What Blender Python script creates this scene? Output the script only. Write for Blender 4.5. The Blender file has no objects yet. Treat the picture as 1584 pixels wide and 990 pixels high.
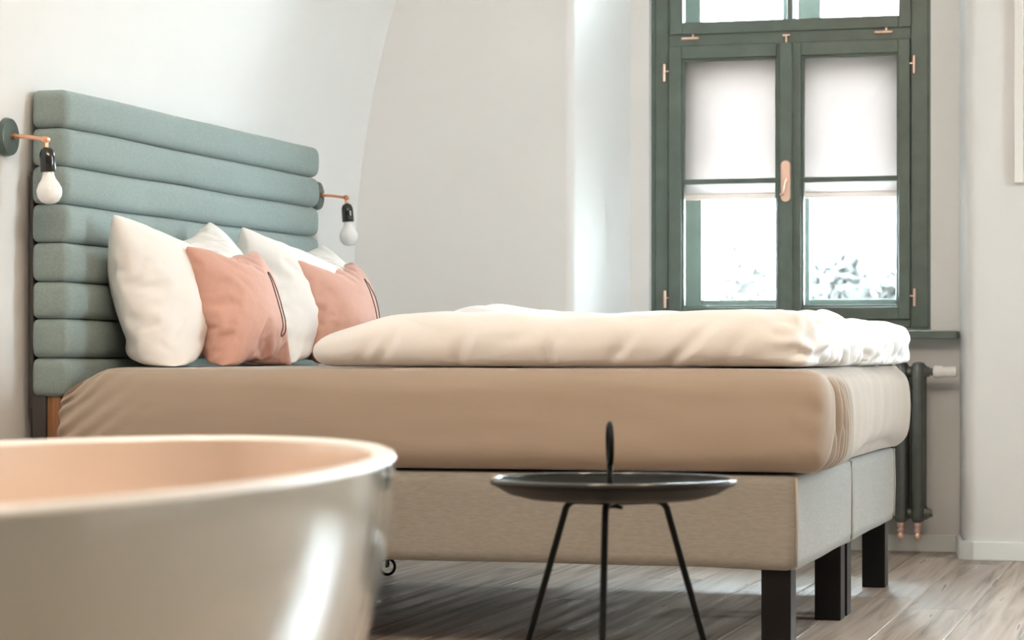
import bpy, bmesh, math, random
from mathutils import Vector, Matrix, noise
from mathutils.bvhtree import BVHTree

scene = bpy.context.scene
C = scene.collection
random.seed(7)
PI = math.pi

# ------------------------------------------------------------------ camera
cam_d = bpy.data.cameras.new('camera')
cam = bpy.data.objects.new('camera', cam_d)
C.objects.link(cam)
cam.location = (0, 0, 0.746)
cam.rotation_euler = (PI / 2, 0, math.atan2(0.264, 0.9646))
cam_d.sensor_width = 36
cam_d.lens = 3875 / 1584 * 36
cam_d.shift_y = 55 / 1584
cam_d.clip_start = 0.05
cam_d.clip_end = 300
cam_d.dof.use_dof = True
cam_d.dof.focus_distance = 6.9
cam_d.dof.aperture_fstop = 6.3
scene.camera = cam

# ------------------------------------------------------------------ sky, exposure
world = bpy.data.worlds.new('overcast_sky')
scene.world = world
world.use_nodes = True
bg = world.node_tree.nodes['Background']
bg.inputs[0].default_value = (0.82, 0.925, 1.0, 1)
bg.inputs[1].default_value = 12.6
vs = scene.view_settings
vs.view_transform = 'Standard'
vs.look = 'None'
vs.gamma = 1.0
vs.use_curve_mapping = False
vs.exposure = 2.42
scene.display_settings.display_device = 'sRGB'
scene.cycles.use_denoising = True
scene.cycles.max_bounces = 10
scene.cycles.diffuse_bounces = 6
scene.cycles.glossy_bounces = 5
scene.cycles.transparent_max_bounces = 16
scene.cycles.sample_clamp_indirect = 8


def portal(loc, rot, sx, sz):
    # guides sky sampling through a window opening; gives off no light itself
    l = bpy.data.lights.new('window_portal', 'AREA')
    l.shape = 'RECTANGLE'
    l.size = sx
    l.size_y = sz
    l.cycles.is_portal = True
    o = bpy.data.objects.new('window_portal', l)
    C.objects.link(o)
    o.location = loc
    o.rotation_euler = rot
    return o


# ------------------------------------------------------------------ materials
def mat(name, col, rough=0.6, metal=0.0, noise_scale=None, noise_amt=0.0, bump=None, bump_scale=60,
        spec=0.5, coat=0.0, sheen=0.0, stretch=(1, 1, 1), detail=4, bump2=None, bump2_scale=8, bump_dist=0.002):
    m = bpy.data.materials.new(name)
    m.use_nodes = True
    nt = m.node_tree
    b = nt.nodes['Principled BSDF']
    b.inputs['Base Color'].default_value = (*col, 1)
    b.inputs['Roughness'].default_value = rough
    b.inputs['Metallic'].default_value = metal
    b.inputs['Specular IOR Level'].default_value = spec
    b.inputs['Coat Weight'].default_value = coat
    b.inputs['Coat Roughness'].default_value = 0.03
    b.inputs['Sheen Weight'].default_value = sheen
    tc = nt.nodes.new('ShaderNodeTexCoord')
    mp = nt.nodes.new('ShaderNodeMapping')
    mp.inputs['Scale'].default_value = stretch
    nt.links.new(tc.outputs['Object'], mp.inputs['Vector'])
    if noise_scale:
        n = nt.nodes.new('ShaderNodeTexNoise')
        n.inputs['Scale'].default_value = noise_scale
        n.inputs['Detail'].default_value = detail
        nt.links.new(mp.outputs[0], n.inputs['Vector'])
        r = nt.nodes.new('ShaderNodeValToRGB')
        r.color_ramp.elements[0].position = 0.3
        r.color_ramp.elements[1].position = 0.7
        r.color_ramp.elements[0].color = (*[c * (1 - noise_amt) for c in col], 1)
        r.color_ramp.elements[1].color = (*[min(1, c * (1 + noise_amt)) for c in col], 1)
        nt.links.new(n.outputs['Fac'], r.inputs['Fac'])
        nt.links.new(r.outputs['Color'], b.inputs['Base Color'])
    prev = None
    for amt, sc, dist in ((bump, bump_scale, bump_dist), (bump2, bump2_scale, 0.012)):
        if amt:
            n2 = nt.nodes.new('ShaderNodeTexNoise')
            n2.inputs['Scale'].default_value = sc
            n2.inputs['Detail'].default_value = 5
            nt.links.new(mp.outputs[0], n2.inputs['Vector'])
            bp = nt.nodes.new('ShaderNodeBump')
            bp.inputs['Strength'].default_value = amt
            bp.inputs['Distance'].default_value = dist
            nt.links.new(n2.outputs['Fac'], bp.inputs['Height'])
            if prev:
                nt.links.new(prev.outputs[0], bp.inputs['Normal'])
            nt.links.new(bp.outputs[0], b.inputs['Normal'])
            prev = bp
    return m


def wood_floor_mat():
    m = bpy.data.materials.new('oak_plank')
    m.use_nodes = True
    nt = m.node_tree
    N, L = nt.nodes, nt.links
    b = N['Principled BSDF']
    tc = N.new('ShaderNodeTexCoord')
    oi = N.new('ShaderNodeObjectInfo')
    off = N.new('ShaderNodeVectorMath')
    off.operation = 'MULTIPLY_ADD'
    off.inputs[1].default_value = (1, 1, 1)
    mul = N.new('ShaderNodeVectorMath')
    mul.operation = 'SCALE'
    mul.inputs['Scale'].default_value = 37
    comb = N.new('ShaderNodeCombineXYZ')
    for i in range(3):
        L.new(oi.outputs['Random'], comb.inputs[i])
    L.new(comb.outputs[0], mul.inputs[0])
    L.new(tc.outputs['Object'], off.inputs[0])
    L.new(mul.outputs[0], off.inputs[2])
    mp = N.new('ShaderNodeMapping')
    mp.inputs['Scale'].default_value = (23, 0.8, 10)
    L.new(off.outputs[0], mp.inputs['Vector'])
    n = N.new('ShaderNodeTexNoise')
    n.inputs['Scale'].default_value = 1.0
    n.inputs['Detail'].default_value = 7
    n.inputs['Distortion'].default_value = 0.9
    L.new(mp.outputs[0], n.inputs['Vector'])
    r = N.new('ShaderNodeValToRGB')
    e = r.color_ramp.elements
    e[0].position = 0.30
    e[0].color = (0.17, 0.125, 0.095, 1)
    e[1].position = 0.62
    e[1].color = (0.46, 0.38, 0.32, 1)
    x = r.color_ramp.elements.new(0.46)
    x.color = (0.36, 0.285, 0.23, 1)
    L.new(n.outputs['Fac'], r.inputs['Fac'])
    hs = N.new('ShaderNodeHueSaturation')
    mr = N.new('ShaderNodeMapRange')
    mr.inputs['To Min'].default_value = 0.82
    mr.inputs['To Max'].default_value = 1.15
    L.new(oi.outputs['Random'], mr.inputs['Value'])
    L.new(mr.outputs[0], hs.inputs['Value'])
    L.new(r.outputs[0], hs.inputs['Color'])
    L.new(hs.outputs[0], b.inputs['Base Color'])
    mr2 = N.new('ShaderNodeMapRange')
    mr2.inputs['From Min'].default_value = 0.3
    mr2.inputs['From Max'].default_value = 0.7
    mr2.inputs['To Min'].default_value = 0.46
    mr2.inputs['To Max'].default_value = 0.26
    L.new(n.outputs['Fac'], mr2.inputs['Value'])
    L.new(mr2.outputs[0], b.inputs['Roughness'])
    bp = N.new('ShaderNodeBump')
    bp.inputs['Strength'].default_value = 0.5
    bp.inputs['Distance'].default_value = 0.0015
    L.new(n.outputs['Fac'], bp.inputs['Height'])
    L.new(bp.outputs[0], b.inputs['Normal'])
    return m


def glass_mat():
    m = bpy.data.materials.new('clear_pane')
    m.use_nodes = True
    nt = m.node_tree
    N, L = nt.nodes, nt.links
    N.remove(N['Principled BSDF'])
    out = N['Material Output']
    tr = N.new('ShaderNodeBsdfTransparent')
    tr.inputs[0].default_value = (0.97, 0.985, 0.98, 1)
    gl = N.new('ShaderNodeBsdfGlossy')
    gl.inputs['Roughness'].default_value = 0.0
    fr = N.new('ShaderNodeFresnel')
    fr.inputs['IOR'].default_value = 1.45
    mx = N.new('ShaderNodeMixShader')
    L.new(fr.outputs[0], mx.inputs[0])
    L.new(tr.outputs[0], mx.inputs[1])
    L.new(gl.outputs[0], mx.inputs[2])
    L.new(mx.outputs[0], out.inputs['Surface'])
    return m


def blind_mat():
    m = bpy.data.materials.new('translucent_blind_cloth')
    m.use_nodes = True
    nt = m.node_tree
    N, L = nt.nodes, nt.links
    N.remove(N['Principled BSDF'])
    d = N.new('ShaderNodeBsdfDiffuse')
    d.inputs[0].default_value = (0.86, 0.83, 0.82, 1)
    t = N.new('ShaderNodeBsdfTranslucent')
    t.inputs[0].default_value = (0.36, 0.325, 0.318, 1)
    mx = N.new('ShaderNodeMixShader')
    mx.inputs[0].default_value = 0.6
    L.new(d.outputs[0], mx.inputs[1])
    L.new(t.outputs[0], mx.inputs[2])
    L.new(mx.outputs[0], N['Material Output'].inputs['Surface'])
    return m


M = {
    'wall': mat('white_plaster', (0.76, 0.75, 0.745), 0.85, noise_scale=3, noise_amt=0.012, bump=0.15, bump_scale=90, bump_dist=0.001),
    'warmwall': mat('brown_plaster', (0.27, 0.235, 0.20), 0.85, noise_scale=3, noise_amt=0.03, bump=0.15, bump_scale=90, bump_dist=0.001),  # for walls out of view, set dark to limit bounce light
    'base': mat('white_skirting_paint', (0.80, 0.82, 0.81), 0.45),
    'floor': wood_floor_mat(),
    'subfloor': mat('dark_subfloor', (0.05, 0.04, 0.03), 0.9),
    'green': mat('sage_green_window_paint', (0.115, 0.155, 0.135), 0.38, noise_scale=14, noise_amt=0.12, bump=0.12, bump_scale=40, bump_dist=0.001),
    'glass': glass_mat(),
    'blind': blind_mat(),
    'blindbar': mat('blind_bottom_bar', (0.60, 0.47, 0.42), 0.5),
    'copper': mat('brushed_copper', (0.80, 0.43, 0.27), 0.3, metal=1.0),
    'rose': mat('rose_gold_fitting', (0.86, 0.62, 0.52), 0.32, metal=0.7),
    'headboard': mat('sage_grey_upholstery', (0.245, 0.31, 0.30), 0.9, noise_scale=190, noise_amt=0.08, bump=0.25, bump_scale=420, sheen=0.15, bump_dist=0.001, stretch=(1, 0.35, 1)),
    'bedbase': mat('taupe_upholstery', (0.285, 0.265, 0.235), 0.9, noise_scale=170, noise_amt=0.09, bump=0.35, bump_scale=300, sheen=0.15, bump_dist=0.001, stretch=(0.25, 0.25, 1), bump2=0.12, bump2_scale=5),
    'piping': mat('taupe_piping', (0.40, 0.35, 0.30), 0.9),
    'sheet': mat('beige_jersey_sheet', (0.365, 0.292, 0.232), 0.85, noise_scale=5, noise_amt=0.02, bump=0.12, bump_scale=300, sheen=0.2, bump_dist=0.0008, stretch=(0.35, 0.35, 1.6), bump2=0.22, bump2_scale=9),
    'linen': mat('white_cotton', (0.83, 0.81, 0.795), 0.85, bump=0.12, bump_scale=300, sheen=0.15, bump_dist=0.0008, bump2=0.28, bump2_scale=9),
    'pink': mat('salmon_pink_cotton', (0.62, 0.355, 0.285), 0.85, noise_scale=6, noise_amt=0.04, bump=0.12, bump_scale=300, sheen=0.15, bump_dist=0.0008, bump2=0.35, bump2_scale=16),
    'ink': mat('black_thread', (0.015, 0.015, 0.018), 0.7),
    'legblack': mat('black_stained_wood', (0.008, 0.0075, 0.0075), 0.4, spec=0.2),
    'darkgrey': mat('dark_grey_wood', (0.05, 0.045, 0.043), 0.5),
    'brownwood': mat('oiled_brown_wood', (0.28, 0.12, 0.05), 0.5, noise_scale=8, noise_amt=0.3, stretch=(12, 12, 1)),
    'blackmetal': mat('black_powder_coat', (0.008, 0.009, 0.009), 0.5, spec=0.14),
    'bakelite': mat('black_bakelite', (0.012, 0.014, 0.013), 0.16, coat=0.5),
    'plate': mat('dark_green_wall_plate', (0.085, 0.12, 0.11), 0.35),
    'opal': mat('opal_bulb_glass', (0.82, 0.83, 0.83), 0.12, coat=0.6),
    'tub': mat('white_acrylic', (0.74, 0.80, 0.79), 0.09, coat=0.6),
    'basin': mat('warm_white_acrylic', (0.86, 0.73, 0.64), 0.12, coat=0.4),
    'chrome': mat('chrome', (0.8, 0.8, 0.8), 0.08, metal=1.0),
    'iron': mat('graphite_radiator_enamel', (0.13, 0.145, 0.14), 0.3, metal=0.6, noise_scale=30, noise_amt=0.08),
    'whiteplastic': mat('white_plastic', (0.88, 0.88, 0.87), 0.3),
    'palepaint': mat('pale_frame_paint', (0.80, 0.78, 0.75), 0.5),
    'olive': mat('olive_print', (0.34, 0.29, 0.17), 0.6, noise_scale=5, noise_amt=0.2),
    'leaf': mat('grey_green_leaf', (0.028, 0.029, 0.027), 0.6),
    'bark': mat('grey_bark', (0.10, 0.085, 0.07), 0.8),
    'gravel': mat('pale_gravel', (0.55, 0.53, 0.5), 0.9, noise_scale=40, noise_amt=0.1),
}


# ------------------------------------------------------------------ helpers
def tag(o, label=None, cat=None, group=None, kind=None):
    if label:
        o['label'] = label
    if cat:
        o['category'] = cat
    if group:
        o['group'] = group
    if kind:
        o['kind'] = kind
    return o


def link_mesh(name, me, m, parent=None, smooth=False):
    o = bpy.data.objects.new(name, me)
    C.objects.link(o)
    if m is not None and not me.materials:
        me.materials.append(m if not isinstance(m, str) else M[m])
    if smooth:
        for p in me.polygons:
            p.use_smooth = True
    if parent is not None:
        o.parent = parent
    return o


def thing(name, loc, label=None, cat=None, group=None, kind=None):
    o = bpy.data.objects.new(name, None)
    C.objects.link(o)
    o.location = loc
    o.empty_display_size = 0.1
    return tag(o, label, cat, group, kind)


class MB:
    """collects shapes of ONE object; origin o is subtracted so that parts sit in their thing's frame"""

    def __init__(self, origin=(0, 0, 0)):
        self.bm = bmesh.new()
        self.o = Vector(origin)

    def box(self, x0, x1, y0, y1, z0, z1, bev=0.0, seg=2):
        b = bmesh.new()
        vs_ = [b.verts.new((x, y, z)) for z in (z0, z1) for y in (y0, y1) for x in (x0, x1)]
        for f in ((0, 2, 3, 1), (4, 5, 7, 6), (0, 1, 5, 4), (2, 6, 7, 3), (0, 4, 6, 2), (1, 3, 7, 5)):
            b.faces.new([vs_[i] for i in f])
        if bev:
            bmesh.ops.bevel(b, geom=list(b.edges), offset=bev, segments=seg, affect='EDGES', profile=0.5)
        self.merge(b)
        return self

    def prism(self, pts, z0, z1):
        b = bmesh.new()
        lo = [b.verts.new((x, y, z0)) for x, y in pts]
        hi = [b.verts.new((x, y, z1)) for x, y in pts]
        n = len(pts)
        for i in range(n):
            b.faces.new((lo[i], lo[(i + 1) % n], hi[(i + 1) % n], hi[i]))
        b.faces.new(lo[::-1])
        b.faces.new(hi)
        bmesh.ops.recalc_face_normals(b, faces=b.faces)
        self.merge(b)
        return self

    def tube(self, pts, r, n=12, closed=False, caps=True):
        pts = [Vector(p) for p in pts]
        k = len(pts)
        rs = r if isinstance(r, (list, tuple)) else [r] * k
        b = bmesh.new()
        rings = []
        up = None
        for i, p in enumerate(pts):
            if closed:
                t = pts[(i + 1) % k] - pts[i - 1]
            else:
                t = pts[min(i + 1, k - 1)] - pts[max(i - 1, 0)]
            t.normalize()
            if up is None:
                up = t.orthogonal().normalized()
            else:
                up = (up - t * up.dot(t)).normalized()
            s = t.cross(up)
            rings.append([b.verts.new(p + (up * math.cos(a) + s * math.sin(a)) * rs[i]) for a in [2 * PI * j / n for j in range(n)]])
        for i in range(k if closed else k - 1):
            A, B = rings[i], rings[(i + 1) % k]
            if closed and i == k - 1:
                # align seam
                d = [(B[j].co - A[0].co).length for j in range(n)]
                sft = d.index(min(d))
                B = B[sft:] + B[:sft]
            for j in range(n):
                b.faces.new((A[j], A[(j + 1) % n], B[(j + 1) % n], B[j]))
        if not closed and caps:
            b.faces.new(rings[0][::-1])
            b.faces.new(rings[-1])
        bmesh.ops.recalc_face_normals(b, faces=b.faces)
        self.merge(b)
        return self

    def lathe(self, prof, center, axis=(0, 0, 1), n=24):
        """prof: list of (radius, distance along axis)"""
        ax = Vector(axis).normalized()
        u = ax.orthogonal().normalized()
        w = ax.cross(u)
        c = Vector(center)
        b = bmesh.new()
        rings = []
        for r, h in prof:
            if r < 1e-6:
                rings.append([b.verts.new(c + ax * h)])
            else:
                rings.append([b.verts.new(c + ax * h + (u * math.cos(2 * PI * j / n) + w * math.sin(2 * PI * j / n)) * r) for j in range(n)])
        for A, B in zip(rings, rings[1:]):
            for j in range(n):
                a0, a1 = A[j % len(A)], A[(j + 1) % n % len(A)]
                b0, b1 = B[j % len(B)], B[(j + 1) % n % len(B)]
                vs_ = []
                for v in (a0, a1, b1, b0):
                    if v not in vs_:
                        vs_.append(v)
                if len(vs_) > 2:
                    b.faces.new(vs_)
        bmesh.ops.recalc_face_normals(b, faces=b.faces)
        self.merge(b)
        return self

    def merge(self, b):
        me = bpy.data.meshes.new('tmp')
        b.to_mesh(me)
        b.free()
        self.bm.from_mesh(me)
        bpy.data.meshes.remove(me)

    def build(self, name, m, parent=None, smooth=False, angle=None):
        bmesh.ops.translate(self.bm, verts=self.bm.verts, vec=-self.o)
        me = bpy.data.meshes.new(name)
        self.bm.to_mesh(me)
        self.bm.free()
        o = link_mesh(name, me, m, parent, smooth)
        if smooth and angle:
            me.set_sharp_from_angle(angle=angle)
        return o


def top_level(o, origin):
    o.location = origin
    return o


def copy_tree(o, parent=None):
    c = o.copy()
    C.objects.link(c)
    c.parent = parent
    for ch in list(o.children):
        copy_tree(ch, c)
    return c


def rounded_box(x0, x1, y0, y1, z0, z1, r, n, ys=None):
    """dense rounded box as bmesh; n = approx. edge length"""
    nx, ny, nz = [max(2, int(round(s / n))) for s in (x1 - x0, y1 - y0, z1 - z0)]
    if ys:
        ny = len(ys) - 1
    b = bmesh.new()
    verts = {}

    def V(i, j, k):
        if (i, j, k) in verts:
            return verts[(i, j, k)]
        p = Vector((x0 + (x1 - x0) * i / nx, ys[j] if ys else y0 + (y1 - y0) * j / ny, z0 + (z1 - z0) * k / nz))
        q = Vector((min(max(p.x, x0 + r), x1 - r), min(max(p.y, y0 + r), y1 - r), min(max(p.z, z0 + r), z1 - r)))
        d = p - q
        if d.length > 1e-9:
            p = q + d.normalized() * r
        verts[(i, j, k)] = b.verts.new(p)
        return verts[(i, j, k)]

    for i in range(nx):
        for j in range(ny):
            b.faces.new((V(i, j, 0), V(i, j + 1, 0), V(i + 1, j + 1, 0), V(i + 1, j, 0)))
            b.faces.new((V(i, j, nz), V(i + 1, j, nz), V(i + 1, j + 1, nz), V(i, j + 1, nz)))
    for i in range(nx):
        for k in range(nz):
            b.faces.new((V(i, 0, k), V(i + 1, 0, k), V(i + 1, 0, k + 1), V(i, 0, k + 1)))
            b.faces.new((V(i, ny, k), V(i, ny, k + 1), V(i + 1, ny, k + 1), V(i + 1, ny, k)))
    for j in range(ny):
        for k in range(nz):
            b.faces.new((V(0, j, k), V(0, j, k + 1), V(0, j + 1, k + 1), V(0, j + 1, k)))
            b.faces.new((V(nx, j, k), V(nx, j + 1, k), V(nx, j + 1, k + 1), V(nx, j, k + 1)))
    bmesh.ops.recalc_face_normals(b, faces=b.faces)
    return b


def nz(x, y=0, z=0):
    return noise.noise(Vector((x, y, z)))


def smooth01(t):
    t = min(1, max(0, t))
    return t * t * (3 - 2 * t)


# ------------------------------------------------------------------ room shell
XL, XR, YF, H = -3.112, 2.50, -1.20, 3.40      # left wall, right wall, wall behind the camera, ceiling
WIN = (-2.075, -0.98, 0.845, 2.80)             # window opening in the niche
DX2 = 2.08                                     # spacing to the next window of the same wall


def wall_back():
    m = MB()

    def arc(cx, cy, r, a0, a1, n=6):
        return [(cx + r * math.cos(a0 + (a1 - a0) * i / n), cy + r * math.sin(a0 + (a1 - a0) * i / n)) for i in range(n + 1)]
    # left pier with softened edge
    m.prism([(-3.35, 9.07)] + arc(-2.278, 9.105, 0.035, -PI / 2, -0.15) + [(-2.15, 9.617), (-2.15, 10.0), (-3.35, 10.0)], 0, H)
    # right pier
    m.prism([(-0.87, 10.0), (-0.87, 9.617)] + arc(-0.775, 9.31, 0.05, PI + 0.15, 1.5 * PI) +
            arc(-0.17, 9.31, 0.05, -PI / 2, -0.15) + [(-0.07, 9.617), (-0.07, 10.0)], 0, H)
    # last pier
    m.prism([(1.21, 10.0), (1.21, 9.617)] + arc(1.305, 9.31, 0.05, PI + 0.15, 1.5 * PI) + [(2.95, 9.26), (2.95, 10.0)], 0, H)
    for dx in (0, DX2):
        x0, x1 = -2.15 + dx, -0.87 + dx
        a, b, z0, z1 = WIN[0] + dx, WIN[1] + dx, WIN[2], WIN[3]
        m.box(x0, a, 9.617, 10.0, 0, H)
        m.box(b, x1, 9.617, 10.0, 0, H)
        m.box(a, b, 9.617, 10.0, 0, z0 - 0.025)
        m.box(a, b, 9.617, 10.0, z1, H)
        m.box(x0 - 0.12, x1 + 0.08, 9.20, 9.62, 2.98, H)
    o = m.build('wall_back', 'wall', smooth=True, angle=math.radians(25))
    return tag(o, 'white plaster window wall with deep window niches', None, None, 'structure')


wall_back()


def wall_left():
    # wall that leans over into a vault
    z0, a, b = 0.92, 1.42, 2.48
    prof = [(XL, 0.0), (XL, 0.4), (XL, 0.8)]
    n = 28
    for i in range(n + 1):
        t = PI / 2 * i / n
        prof.append((XL + a - a * math.cos(t), z0 + b * math.sin(t)))
    bm = bmesh.new()
    ys = [YF - 0.2 + (9.8 - YF + 0.2) * i / 12 for i in range(13)]
    ys = ys[:-1] + [9.12]
    rows = [[bm.verts.new((x, y, z)) for (x, z) in prof] for y in ys]
    back = [[bm.verts.new((min(x, -1.6) - 0.25 if z < 3.3 else x, y, z + (0.02 if z > 3.3 else 0))) for (x, z) in prof] for y in (ys[0], ys[-1])]
    for i in range(len(ys) - 1):
        for j in range(len(prof) - 1):
            bm.faces.new((rows[i][j], rows[i][j + 1], rows[i + 1][j + 1], rows[i + 1][j]))
    for j in range(len(prof) - 1):
        bm.faces.new((back[0][j], back[1][j], back[1][j + 1], back[0][j + 1]))
    me = bpy.data.meshes.new('wall_left')
    bm.to_mesh(me)
    bm.free()
    o = link_mesh('wall_left', me, 'wall', None, True)
    return tag(o, 'white plaster wall curving over into the vault', None, None, 'structure')


wall_left()

# right wall with a window opening (beyond the frame; the daylight from the right comes in here)
RW = ((6.75, 7.85),)
m = MB()
ycur = 4.8
for a, b in RW:
    m.box(XR, XR + 0.35, ycur, a, 0, H)
    m.box(XR, XR + 0.35, a, b, 0, 0.80)
    m.box(XR, XR + 0.35, a, b, 2.80, H)
    ycur = b
m.box(XR, XR + 0.35, ycur, 10.0, 0, H)
MB().box(XR, XR + 0.35, YF - 0.2, 4.8, 0, H).build('wall_right_dark', 'warmwall')  # unseen near part of right wall, coloured dark to cut bounce onto tub
tag(bpy.data.objects['wall_right_dark'], 'unseen wall section beside the viewer, browned to cut bounce light', None, None, 'structure')
tag(m.build('wall_right', 'wall'), 'white plaster side wall with one window', None, None, 'structure')
m = MB().box(-3.35, XR + 0.35, YF - 0.2, YF, 0, H)
tag(m.build('wall_front', 'warmwall'), 'brown wall behind the viewer', None, None, 'structure')
m = MB().box(-3.35, XR + 0.35, YF - 0.2, 10.0, H, H + 0.15)
tag(m.build('ceiling', 'wall'), 'white ceiling', None, None, 'structure')

# floor: slab and single planks running towards the window
floor = MB().box(-3.35, XR + 0.35, YF - 0.2, 10.0, -0.12, -0.012).build('floor', 'subfloor')
tag(floor, 'grey brown oak plank floor', None, None, 'structure')
PW, PL = 0.19, 1.62
meshes = {}


def plank(w, l):
    key = (round(w, 3), round(l, 3))
    if key not in meshes:
        mb = MB().box(-w / 2 + 0.0008, w / 2 - 0.0008, -l / 2 + 0.0008, l / 2 - 0.0008, -0.012, 0.0, 0.0015, 1)
        o = mb.build('floor_plank', 'floor')
        meshes[key] = o.data
        bpy.data.objects.remove(o)
    return meshes[key]


col = 0
x = XL
while x < XR - 1e-4:
    w = min(PW, XR - x)
    y = YF
    first = [0.55, 1.25, 0.25, 0.95, 1.5, 0.7][col % 6] + 0.07 * (col % 3)
    yend = 9.617
    l = first
    while y < yend - 1e-4:
        l = min(l, yend - y)
        o = bpy.data.objects.new('floor_plank', plank(w, l))
        C.objects.link(o)
        o.parent = floor
        o.location = (x + w / 2, y + l / 2, 0)
        y += l
        l = PL
    x += w
    col += 1

# skirting boards
m = MB()
m.box(-2.15, -0.87, 9.602, 9.617, 0, 0.066, 0.003)
tag(m.build('baseboard_back', 'base'), 'pale skirting board in the window niche behind the radiator', None, None, 'structure')
m = MB()
m.box(-0.79, -0.16, 9.244, 9.26, 0, 0.068, 0.003)
m.prism([(-0.845, 9.30), (-0.79, 9.244), (-0.79, 9.26), (-0.83, 9.30)], 0, 0.068)
m.prism([(-0.845, 9.30), (-0.83, 9.30), (-0.87, 9.61), (-0.885, 9.61)], 0, 0.068)
tag(m.build('baseboard_right', 'base'), 'pale skirting board around the pier right of the window', None, None, 'structure')
m = MB()
m.box(-3.10, -2.26, 9.056, 9.07, 0, 0.068, 0.003)
m.box(-3.10, -3.086, YF, 9.056, 0, 0.068, 0.003)
tag(m.build('baseboard_left', 'base'), 'pale skirting board along the wall with the headboard', None, None, 'structure')


# ------------------------------------------------------------------ window
def make_window(name):
    """origin at the opening's bottom left corner on the room side; y points outwards"""
    ox, oy, oz = -2.06, 9.645, 0.85
    org = (ox, oy, oz)
    root = thing(name, org, 'green painted box window with two casements below a fanlight', None, None, 'structure')

    def P(n, mt, parent, *boxes, bev=0.004):
        q = MB(org)
        for bx in boxes:
            q.box(*bx, bev)
        return q.build(n, mt, parent)
    # fixed frame
    P('frame', 'green', root, (-2.061, -2.006, 9.660, 9.74, 0.853, 2.75), (-1.060, -0.993, 9.660, 9.74, 0.853, 2.75),
      (-2.006, -1.060, 9.660, 9.74, 0.853, 0.885), (-2.006, -1.060, 9.660, 9.74, 1.958, 2.008), (-2.006, -1.060, 9.660, 9.74, 2.70, 2.75))
    y0, y1 = 9.648, 9.70
    # left casement with glazing bar
    s = P('casement', 'green', root, (-2.004, -1.952, y0, y1, 0.884, 1.961), (-1.576, -1.5385, y0, y1, 0.884, 1.961),
          (-1.952, -1.576, y0, y1, 0.884, 0.934), (-1.952, -1.576, y0, y1, 1.908, 1.961))
    P('glazing_bar', 'green', s, (-1.952, -1.576, y0 + 0.012, y1 - 0.01, 1.417, 1.437), bev=0.003)
    P('glazing_bead', 'green', s, (-1.952, -1.944, y0 + 0.014, y1 - 0.01, 0.934, 1.908), (-1.584, -1.576, y0 + 0.014, y1 - 0.01, 0.934, 1.908),
      (-1.944, -1.584, y0 + 0.014, y1 - 0.01, 1.900, 1.908), (-1.944, -1.584, y0 + 0.014, y1 - 0.01, 0.934, 0.942), bev=0.002)
    for za, zb in ((0.934, 1.417), (1.437, 1.908)):
        P('glass_pane', 'glass', s, (-1.952, -1.576, 9.676, 9.679, za, zb), bev=0)
    # right casement carries the cover strip and the handle
    s2 = P('casement', 'green', root, (-1.5375, -1.480, y0, y1, 0.884, 1.961), (-1.106, -1.062, y0, y1, 0.884, 1.961),
           (-1.480, -1.106, y0, y1, 0.884, 0.934), (-1.480, -1.106, y0, y1, 1.908, 1.961))
    P('cover_strip', 'green', s2, (-1.563, -1.513, y0 - 0.014, y0 + 0.001, 0.886, 1.959), bev=0.004)
    P('glazing_bar', 'green', s2, (-1.480, -1.106, y0 + 0.012, y1 - 0.01, 1.417, 1.437), bev=0.003)
    P('glazing_bead', 'green', s2, (-1.480, -1.472, y0 + 0.014, y1 - 0.01, 0.934, 1.908), (-1.114, -1.106, y0 + 0.014, y1 - 0.01, 0.934, 1.908),
      (-1.472, -1.114, y0 + 0.014, y1 - 0.01, 1.900, 1.908), (-1.472, -1.114, y0 + 0.014, y1 - 0.01, 0.934, 0.942), bev=0.002)
    for za, zb in ((0.934, 1.417), (1.437, 1.908)):
        P('glass_pane', 'glass', s2, (-1.480, -1.106, 9.676, 9.679, za, zb), bev=0)
    # fanlight
    s3 = P('fanlight_sash', 'green', root, (-1.999, -1.947, y0, y1, 2.004, 2.70), (-1.106, -1.057, y0, y1, 2.004, 2.70),
           (-1.947, -1.106, y0, y1, 2.004, 2.052), (-1.947, -1.106, y0, y1, 2.65, 2.70))
    P('glazing_bar', 'green', s3, (-1.537, -1.515, y0 + 0.01, y1 - 0.006, 2.052, 2.65), bev=0.003)
    for xa, xb in ((-1.947, -1.537), (-1.515, -1.106)):
        P('glass_pane', 'glass', s3, (xa, xb, 9.676, 9.679, 2.052, 2.65), bev=0)
    # hinges
    for hx, hz in ((-2.0215, 1.857), (-2.0185, 0.967), (-1.0465, 1.86), (-1.0445, 0.969)):
        q = MB(org)
        q.lathe([(0, -0.034), (0.006, -0.034), (0.0065, -0.001), (0.0045, 0), (0.0065, 0.001), (0.006, 0.034), (0, 0.034)], (hx, 9.651, hz), n=12)
        sx = 1 if hx < -1.5 else -1
        q.box(min(hx, hx + sx * 0.02), max(hx, hx + sx * 0.02), 9.650, 9.660, hz + 0.003, hz + 0.008)
        q.build('hinge', 'rose', root, True, 0.6)
    for hx in (-1.918, -1.163):
        q = MB(org)
        q.lathe([(0, -0.034), (0.006, -0.034), (0.0065, -0.001), (0.0045, 0), (0.0065, 0.001), (0.006, 0.034), (0, 0.034)], (hx, 9.651, 1.988), (1, 0, 0), n=12)
        q.box(hx + 0.008, hx + 0.013, 9.650, 9.660, 1.988, 2.006)
        q.build('hinge', 'rose', root, True, 0.6)
    q = MB(org)
    q.box(-1.553, -1.523, 9.645, 9.661, 1.984, 1.992, 0.002)
    q.box(-1.541, -1.535, 9.645, 9.661, 1.958, 1.985, 0.001)
    q.build('latch', 'rose', root)
    # handle: oval plate with a turned-down lever
    q = MB(org)
    b = bmesh.new()
    pl = []
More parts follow.
